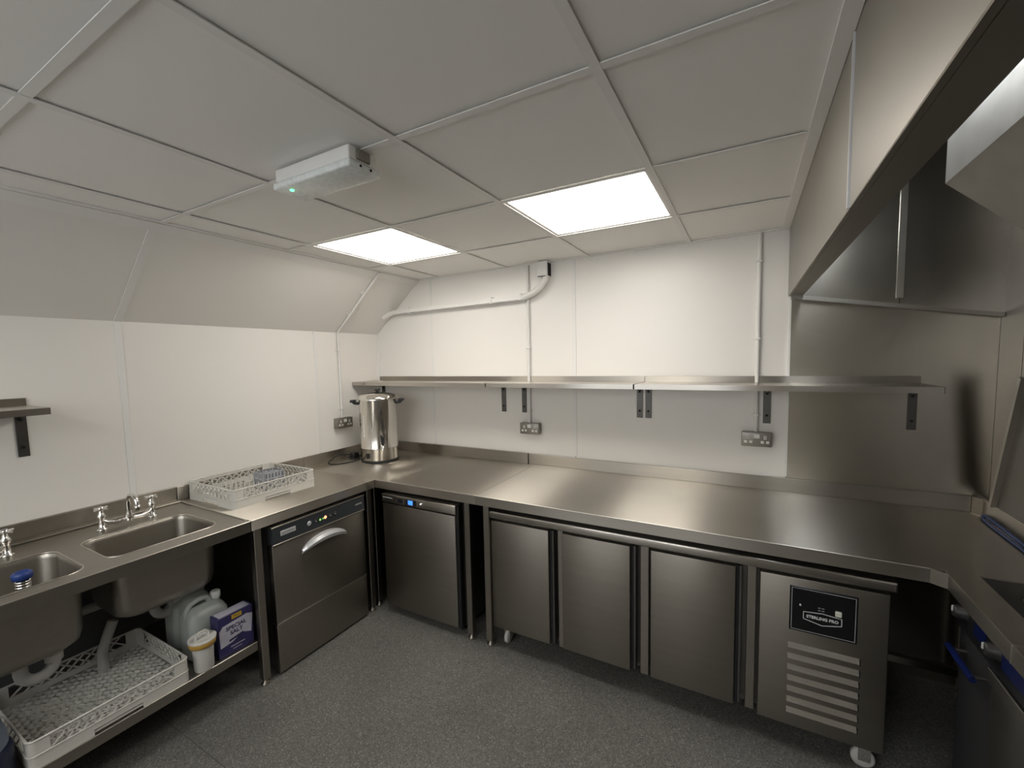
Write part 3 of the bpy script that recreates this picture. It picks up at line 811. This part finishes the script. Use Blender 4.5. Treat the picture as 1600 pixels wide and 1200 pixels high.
MB().box(b, b+.0007, y0+.05, y0+.115, z0+.034, z0+.038).box(b, b+.0007, y0+.06, y0+.10, z0+.020, z0+.023).build('small_print', 'salt_pale', sb)
MB().box(a+.006, b-.006, y0+.01, y1-.01, z1, z1+.0008).build('top_label', 'salt_pale', sb)
# navy container by the frame edge
nv = thing('chemical_drum', 'dark navy plastic drum with grey-blue lid at the left edge under the sink', 'drum', (-.70, -1.935, ZS))
MB().lathe([(0, 0), (.118, 0), (.122, .006), (.120, .10), (.112, .118), (.108, .12)], (-.70, -1.935, ZS), 36).build('body', 'navy_plastic', nv)
MB().lathe([(.112, .112), (.110, .15), (.098, .19), (.06, .205), (0, .207)], (-.70, -1.935, ZS), 36).build('lid', 'cap_bluegrey', nv)

# ------------------------------------------------------------------ water urn
U = (-.958, .182, ZT)
ur = thing('water_urn', 'polished steel water boiler urn with black handles and tap in the corner', 'urn', U)
MB().lathe([(0, 0), (.139, 0), (.141, .010), (.137, .018)], U, 48).build('base_ring', 'black_plastic', ur)
MB().lathe([(.136, .016), (.137, .03), (.137, .100), (.1385, .104), (.137, .108), (.137, .455), (.140, .462), (.140, .470)], U, 64).build('body', 'urn_steel', ur)
ld = MB().lathe([(.142, .466), (.142, .482), (.138, .486), (.132, .500), (.09, .512), (.04, .518), (0, .519)], U, 48).build('lid', 'urn_steel', ur)
MB().lathe([(0, 0), (.012, 0), (.012, .012), (.022, .018), (.022, .026), (0, .03)], (U[0], U[1], U[2]+.518), 20).build('lid_knob', 'black_plastic', ld)
# front direction of the urn (towards the room)
fd = Vector((.60, -.80, 0)).normalized(); sd2 = Vector((-fd.y, fd.x, 0))
def up_(f, s, h): p = Vector(U)+fd*f+sd2*s; return (p.x, p.y, U[2]+h)
for s in (-1, 1):
    h = MB().tube([up_(.02, s*.135, .440), up_(.02, s*.165, .442), up_(.02, s*.180, .452)], [.012, .011, .010], 10)
    h.bar(up_(-.035, s*.178, .458), up_(.065, s*.178, .458), .026, .014)
    h.bar(up_(.015, s*.155, .462), up_(.015, s*.195, .462), .05, .010)
    h.build('handle', 'black_plastic', ur)
tp = MB().tube([up_(.125, .05, .135), up_(.160, .05, .135), up_(.174, .05, .128), up_(.178, .05, .105)], [.011, .011, .010, .009], 12).build('tap', 'chrome', ur)
MB().tube([up_(.166, .05, .140), up_(.168, .05, .165)], .009, 12).bar(up_(.168, .05, .163), up_(.172, .05, .205), .022, .014, fd).build('tap_lever', 'black_plastic', tp)
MB().bar(up_(.128, -.055, .055), up_(.118, -.080, .055), .006, .035, (0, 0, 1)).build('switch', 'black_plastic', ur)
MB().tube([up_(.138, -.085, .20), up_(.1385, -.085, .36)], .003, 6).build('sight_glass', 'lens_clear', ur)
cab = MB().tube([(-1.075, .085, .866), (-1.09, .03, .862), (-1.10, -.02, .862), (-1.125, -.075, .862), (-1.16, -.105, .862), (-1.205, -.095, .862), (-1.235, -.06, .868), (-1.245, -.01, .885), (-1.245, .05, .895), (-1.235, .11, .885), (-1.215, .15, .872), (-1.17, .16, .864), (-1.13, .12, .864), (-1.16, .07, .866), (-1.20, .09, .872), (-1.19, .15, .876), (-1.14, .16, .874), (-1.11, .11, .872)], .0042, 8)
cab.build('power_cable', 'cable_black', ur)
MB().box(-1.20, -1.155, .10, .15, .862, .905, .006, 2).build('plug', 'black_plastic', ur)

# ------------------------------------------------------------------ wall shelves
ZSH = 1.449; SD = .30
def shelf(name_label, x0, x1):
    s = thing('wall_shelf', name_label, 'shelf', ((x0+x1)/2, YB, ZSH-.03), 'steel wall shelves on the back wall')
    MB().box(x0, x1, YB-SD, YB-.006, ZSH-.003, ZSH).box(x0, x1, YB-SD, YB-SD+.003, ZSH-.027, ZSH-.003).box(x0, x0+.002, YB-SD, YB-.006, ZSH-.027, ZSH).box(x1-.002, x1, YB-SD, YB-.006, ZSH-.027, ZSH).build('deck', 'steel_shelf', s)
    MB().box(x0, x1, YB-.009, YB-.006, ZSH, ZSH+.033).build('rear_lip', 'steel', s)
    return s
def bracket(s, x, z=ZSH):
    b = MB().box(x-.018, x+.018, YB-.006, YB-.001, z-.225, z-.029, .001).build('bracket', 'bracket_steel', s)
    MB().prism([(YB-.27, z-.029), (YB-.006, z-.029), (YB-.006, z-.060), (YB-.05, z-.045)], 'x', x-.002, x+.002).box(x-.018, x+.018, YB-.27, YB-.006, z-.029, z-.026).build('arm', 'bracket_steel', b)
    for dz in (.062, .182):
        MB().lathe([(0, .007), (.006, .006), (.007, 0)], (x, YB-.006, z-dz), 10, '-y').build('bolt', 'hole_black', b)
sA = shelf('steel wall shelf above the water urn in the corner', XL+.004, -.016)
sB = shelf('middle steel wall shelf between the two others over the bench', -.012, .953)
sC = shelf('steel wall shelf reaching onto the steel cladding at the right', .957, 2.222)
bracket(sA, -1.235); bracket(sA, -.045); bracket(sB, .122); bracket(sB, .925); bracket(sC, .977); bracket(sC, 1.602); bracket(sC, 2.196)
# left wall shelf (cut by the frame)
s4 = thing('wall_shelf', 'steel wall shelf above the sink cut by the left edge', 'shelf', (XL, -1.9, ZSH-.03), 'steel wall shelves on the left wall')
ye = -1.566
MB().box(XL+.006, XL+SD, -2.5, ye, ZSH-.003, ZSH).box(XL+SD-.003, XL+SD, -2.5, ye, ZSH-.027, ZSH-.003).box(XL+.006, XL+SD, ye-.002, ye, ZSH-.027, ZSH).build('deck', 'steel_shelf', s4, grain='y')
MB().box(XL+.006, XL+.009, -2.5, ye, ZSH, ZSH+.033).build('rear_lip', 'steel', s4, grain='y')
for y in (-1.588, -2.4):
    b = MB().box(XL+.001, XL+.006, y-.018, y+.018, ZSH-.225, ZSH-.029, .001).build('bracket', 'bracket_steel', s4)
    MB().prism([(XL+.27, ZSH-.029), (XL+.006, ZSH-.029), (XL+.006, ZSH-.06), (XL+.05, ZSH-.045)], 'y', y-.002, y+.002).box(XL+.006, XL+.27, y-.018, y+.018, ZSH-.029, ZSH-.026).build('arm', 'bracket_steel', b)
    for dz in (.062, .182): MB().lathe([(0, .007), (.006, .006), (.007, 0)], (XL+.006, y, ZSH-dz), 10, 'x').build('bolt', 'hole_black', b)

# ------------------------------------------------------------------ sockets and conduits
def socket(label, loc, rz):
    s = thing('double_socket', label, 'socket', (0, 0, 0), 'metal-clad double sockets')
    MB().box(-.073, .073, -.040, 0, 0, .078, .006, 2).build('back_box', 'socket_metal', s)
    p = MB().box(-.073, .073, -.046, -.039, .0, .078, .004, 2).build('face_plate', 'socket_metal', s)
    MB().box(-.014, .014, -.049, -.045, .045, .068, .001).build('rocker', 'socket_white', p)
    for x in (-.04, .04):
        MB().box(x-.0065, x+.0065, -.0475, -.045, .041, .060, .001).build('socket_insert', 'socket_white', p)
        MB().box(x-.0015, x+.0015, -.0480, -.047, .046, .055).build('earth_slot', 'hole_black', p)
        for q in (-.0125, .0125):
            MB().box(x+q-.0075, x+q+.0075, -.0475, -.045, .018, .032, .001).build('socket_insert', 'socket_white', p)
    s.location = loc; s.rotation_euler = (0, 0, rz)
socket('metal double socket under the middle wall shelf on the back wall', (.178, YB, 1.078), 0)
socket('metal double socket beside the steel cladding on the back wall', (1.556, YB, 1.100), 0)
socket('metal double socket on the left wall beside the urn', (XL, .104, 1.100), pi/2)
def conduit(label, pts, r, clips, ax):
    c = MB().tube(pts, r, 12)
    o = thing('conduit', label, 'conduit', pts[0])
    c.build('pipe', 'pvc_white', o)
    for p in clips:
        m = MB(); x, y, z = p
        if ax == 'b': m.box(x-.022, x+.022, YB-.006, YB, z-.008, z+.008, .002).tube([(x, YB-.003, z), (x, YB-r*2-.004, z)], .004, 6); m.box(x-r-.003, x+r+.003, YB-.026, YB-.006, z-.006, z+.006, .003); sc = [(x-.017, YB-.006, z), (x+.017, YB-.006, z)]
        else: m.box(XL, XL+.006, y-.022, y+.022, z-.008, z+.008, .002); m.box(XL+.006, XL+.026, y-r-.003, y+r+.003, z-.006, z+.006, .003)
        m.build('saddle_clip', 'pvc_white', o)
    return o
conduit('white vertical conduit feeding the socket below the middle shelf', [(.168, YB-.013, 1.15), (.170, YB-.013, ZC)], .0095, [(.168, 0, 1.68), (.168, 0, 2.05), (.168, 0, 1.24)], 'b')
conduit('white vertical conduit feeding the socket beside the steel cladding', [(1.552, YB-.013, 1.17), (1.552, YB-.013, ZC)], .0105, [(1.552, 0, 2.095), (1.552, 0, 1.685), (1.552, 0, 1.27)], 'b')
lc = conduit('white conduit running down the sloping wall to the left socket', [(XL+.013, .104, 1.175), (XL+.013, .104, ZF-.012), (XL+.019, .103, ZF+.004)]+[tuple(slope_pt(t, .10, .012)) for t in (.05, .3, sl)], .0095, [(0, .104, 1.70), (0, .104, 1.245)], 'l')
for t in (.20, .42):
    slope_slab(.076, .124, t-.009, t+.009, 0, .006).build('saddle_clip', 'pvc_white', lc)
# mini trunking across the back wall
mtk = thing('cable_trunking', 'white cable trunking bending from the ceiling across the back wall', 'trunking', (.3, YB, 2.0))
MB().box(.262, .338, YB-.06, YB, 2.148, ZC+.002, .004).build('drop_box', 'pvc_white', mtk)
MB().box(.338, .340, YB-.05, YB, 2.152, ZC-.01).box(.270, .325, YB-.061, YB-.06, 2.146, 2.150).build('dark_strip', 'hole_black', mtk)  # black strips on the drop box side and along its lower edge
MB().tube([(.318, YB-.034, 2.16), (.316, YB-.038, 2.125), (.285, YB-.042, 2.083), (.225, YB-.045, 2.045), (.165, YB-.046, 2.027), (.145, YB-.046, 2.023)], .021, 12).build('elbow', 'pvc_white', mtk)
MB().bar((.15, YB-.045, 2.024), (-1.035, YB-.040, 2.006), .040, .030).build('run', 'pvc_white', mtk)
MB().tube([(-1.03, YB-.040, 2.006), (-1.08, YB-.05, 1.996), (-1.135, YB-.075, 1.966)], .020, 10).build('end_elbow', 'pvc_white', mtk)
for x in (.135, -.10, -.87): MB().box(x-.008, x+.008, YB-.067, YB-.003, 1.984+(x+1)*.017, 2.030+(x+1)*.017, .002).build('joint_cover', 'pvc_white', mtk)

# ------------------------------------------------------------------ emergency light
el = thing('emergency_light', 'white rectangular emergency light with a green indicator on the ceiling', 'emergency light', (.31, -1.2, ZC-.07))
MB().box(.125, .475, -1.262, -1.152, ZC-.042, ZC-.0005, .006, 2).build('housing', 'pvc_white', el)
MB().box(.118, .482, -1.268, -1.146, ZC-.066, ZC-.043, .006, 2).build('diffuser', 'lens_clear', el)
MB().lathe([(0, -.004), (.006, -.003), (.007, .004)], (.175, -1.238, ZC-.066), 12).build('indicator', 'led_green', el)
MB().box(.475, .484, -1.235, -1.185, ZC-.036, ZC-.006, .002).build('end_clip', 'socket_metal', el)
MB().lathe([(0, .003), (.004, .003), (.004, 0)], (.4815, -1.225, ZC-.054), 10, 'x').lathe([(0, .003), (.004, .003), (.004, 0)], (.4815, -1.185, ZC-.054), 10, 'x').build('screw', 'hole_black', el)

# ------------------------------------------------------------------ range under the right return
rg = thing('cooking_range', 'dark cooking range with blue-filmed control panels under the right return', 'cooker', (2.3, -.8, 0))
xr = 2.150
MB().box(xr+.02, 2.455, -1.88, -.20, .03, .70).build('body', 'dark_cavity', rg)
fp = MB().box(xr, xr+.02, -1.88, -.21, .672, .795, .002).build('control_fascia', 'panel_black', rg)
MB().box(xr-.006, xr+.004, -1.86, -.46, .628, .668, .002).build('trim_rail', 'steel_dark', rg)
for y in (-.375, -.60, -.84, -1.1):
    MB().box(xr-.0015, xr+.001, y-.055 if y > -.5 else y-.085, y+.02 if y > -.5 else y+.075, .705, .758).build('blue_film', 'blue_film', fp)
for y in (-.285, -.497, -.73, -.97):
    k = MB().lathe([(0, -.030), (.017, -.030), (.020, -.024), (.022, -.004), (.026, 0)], (xr, y, .738), 18, 'x').build('knob', 'screw_dark', fp)
    MB().box(xr-.033, xr-.029, y-.002, y+.002, .738, .756).build('pointer', 'print_white', fp)
hn = MB().tube([(xr-.020, -.235, .590), (xr-.020, -.42, .590)], .010, 12).build('handle', 'blue_film', rg)
for y in (-.255, -.40): MB().tube([(xr-.020, y, .590), (xr+.025, y, .590)], .006, 8).build('handle_post', 'steel_dark', hn)
MB().box(xr+.006, xr+.022, -1.86, -.46, .10, .62, .003).build('oven_door', 'steel_dark', rg)
for x in (xr+.07, 2.42):
    for y in (-.28, -1.80): MB().lathe([(0, 0), (.024, 0), (.024, .008), (.016, .031)], (x, y, 0), 12).build('foot', 'black_plastic', rg)

# leaning splashback sheet on the right
spb = thing('splashback_sheet', 'dark steel sheet with a pale folded edge standing on the right upstand', 'steel sheet', (2.45, -.3, .932))
MB().prism([(.368, .932), (-1.2, .932), (-1.35, 1.49), (.203, 1.49)], 'x', 2.441, 2.444).build('sheet', 'steel_dark', spb)
MB().bar((2.434, .366, .934), (2.434, .201, 1.488), .020, .026, (1, 0, 0)).build('folded_edge', 'steel_hood', spb)
MB().lathe([(0, -.012), (.010, -.010), (.012, 0)], (2.441, .148, 1.33), 12, 'x').build('knob', 'black_plastic', spb)
bc = MB().tube([(2.428, .43, ZT+.012), (2.428, .40, ZT+.020), (2.425, .33, ZT+.020), (2.423, .2, ZT+.016), (2.423, .05, ZT+.008), (2.42, -.15, ZT+.007)], .007, 8)
bc.tube([(2.428, .43, ZT+.012), (2.415, .39, ZT+.008), (2.41, .30, ZT+.007), (2.405, .1, ZT+.007), (2.40, -.15, ZT+.007)], .006, 8)
tag(bc.build('blue_hose', 'cable_blue'), 'dark blue hose looped on the bench beside the right upstand', 'hose')
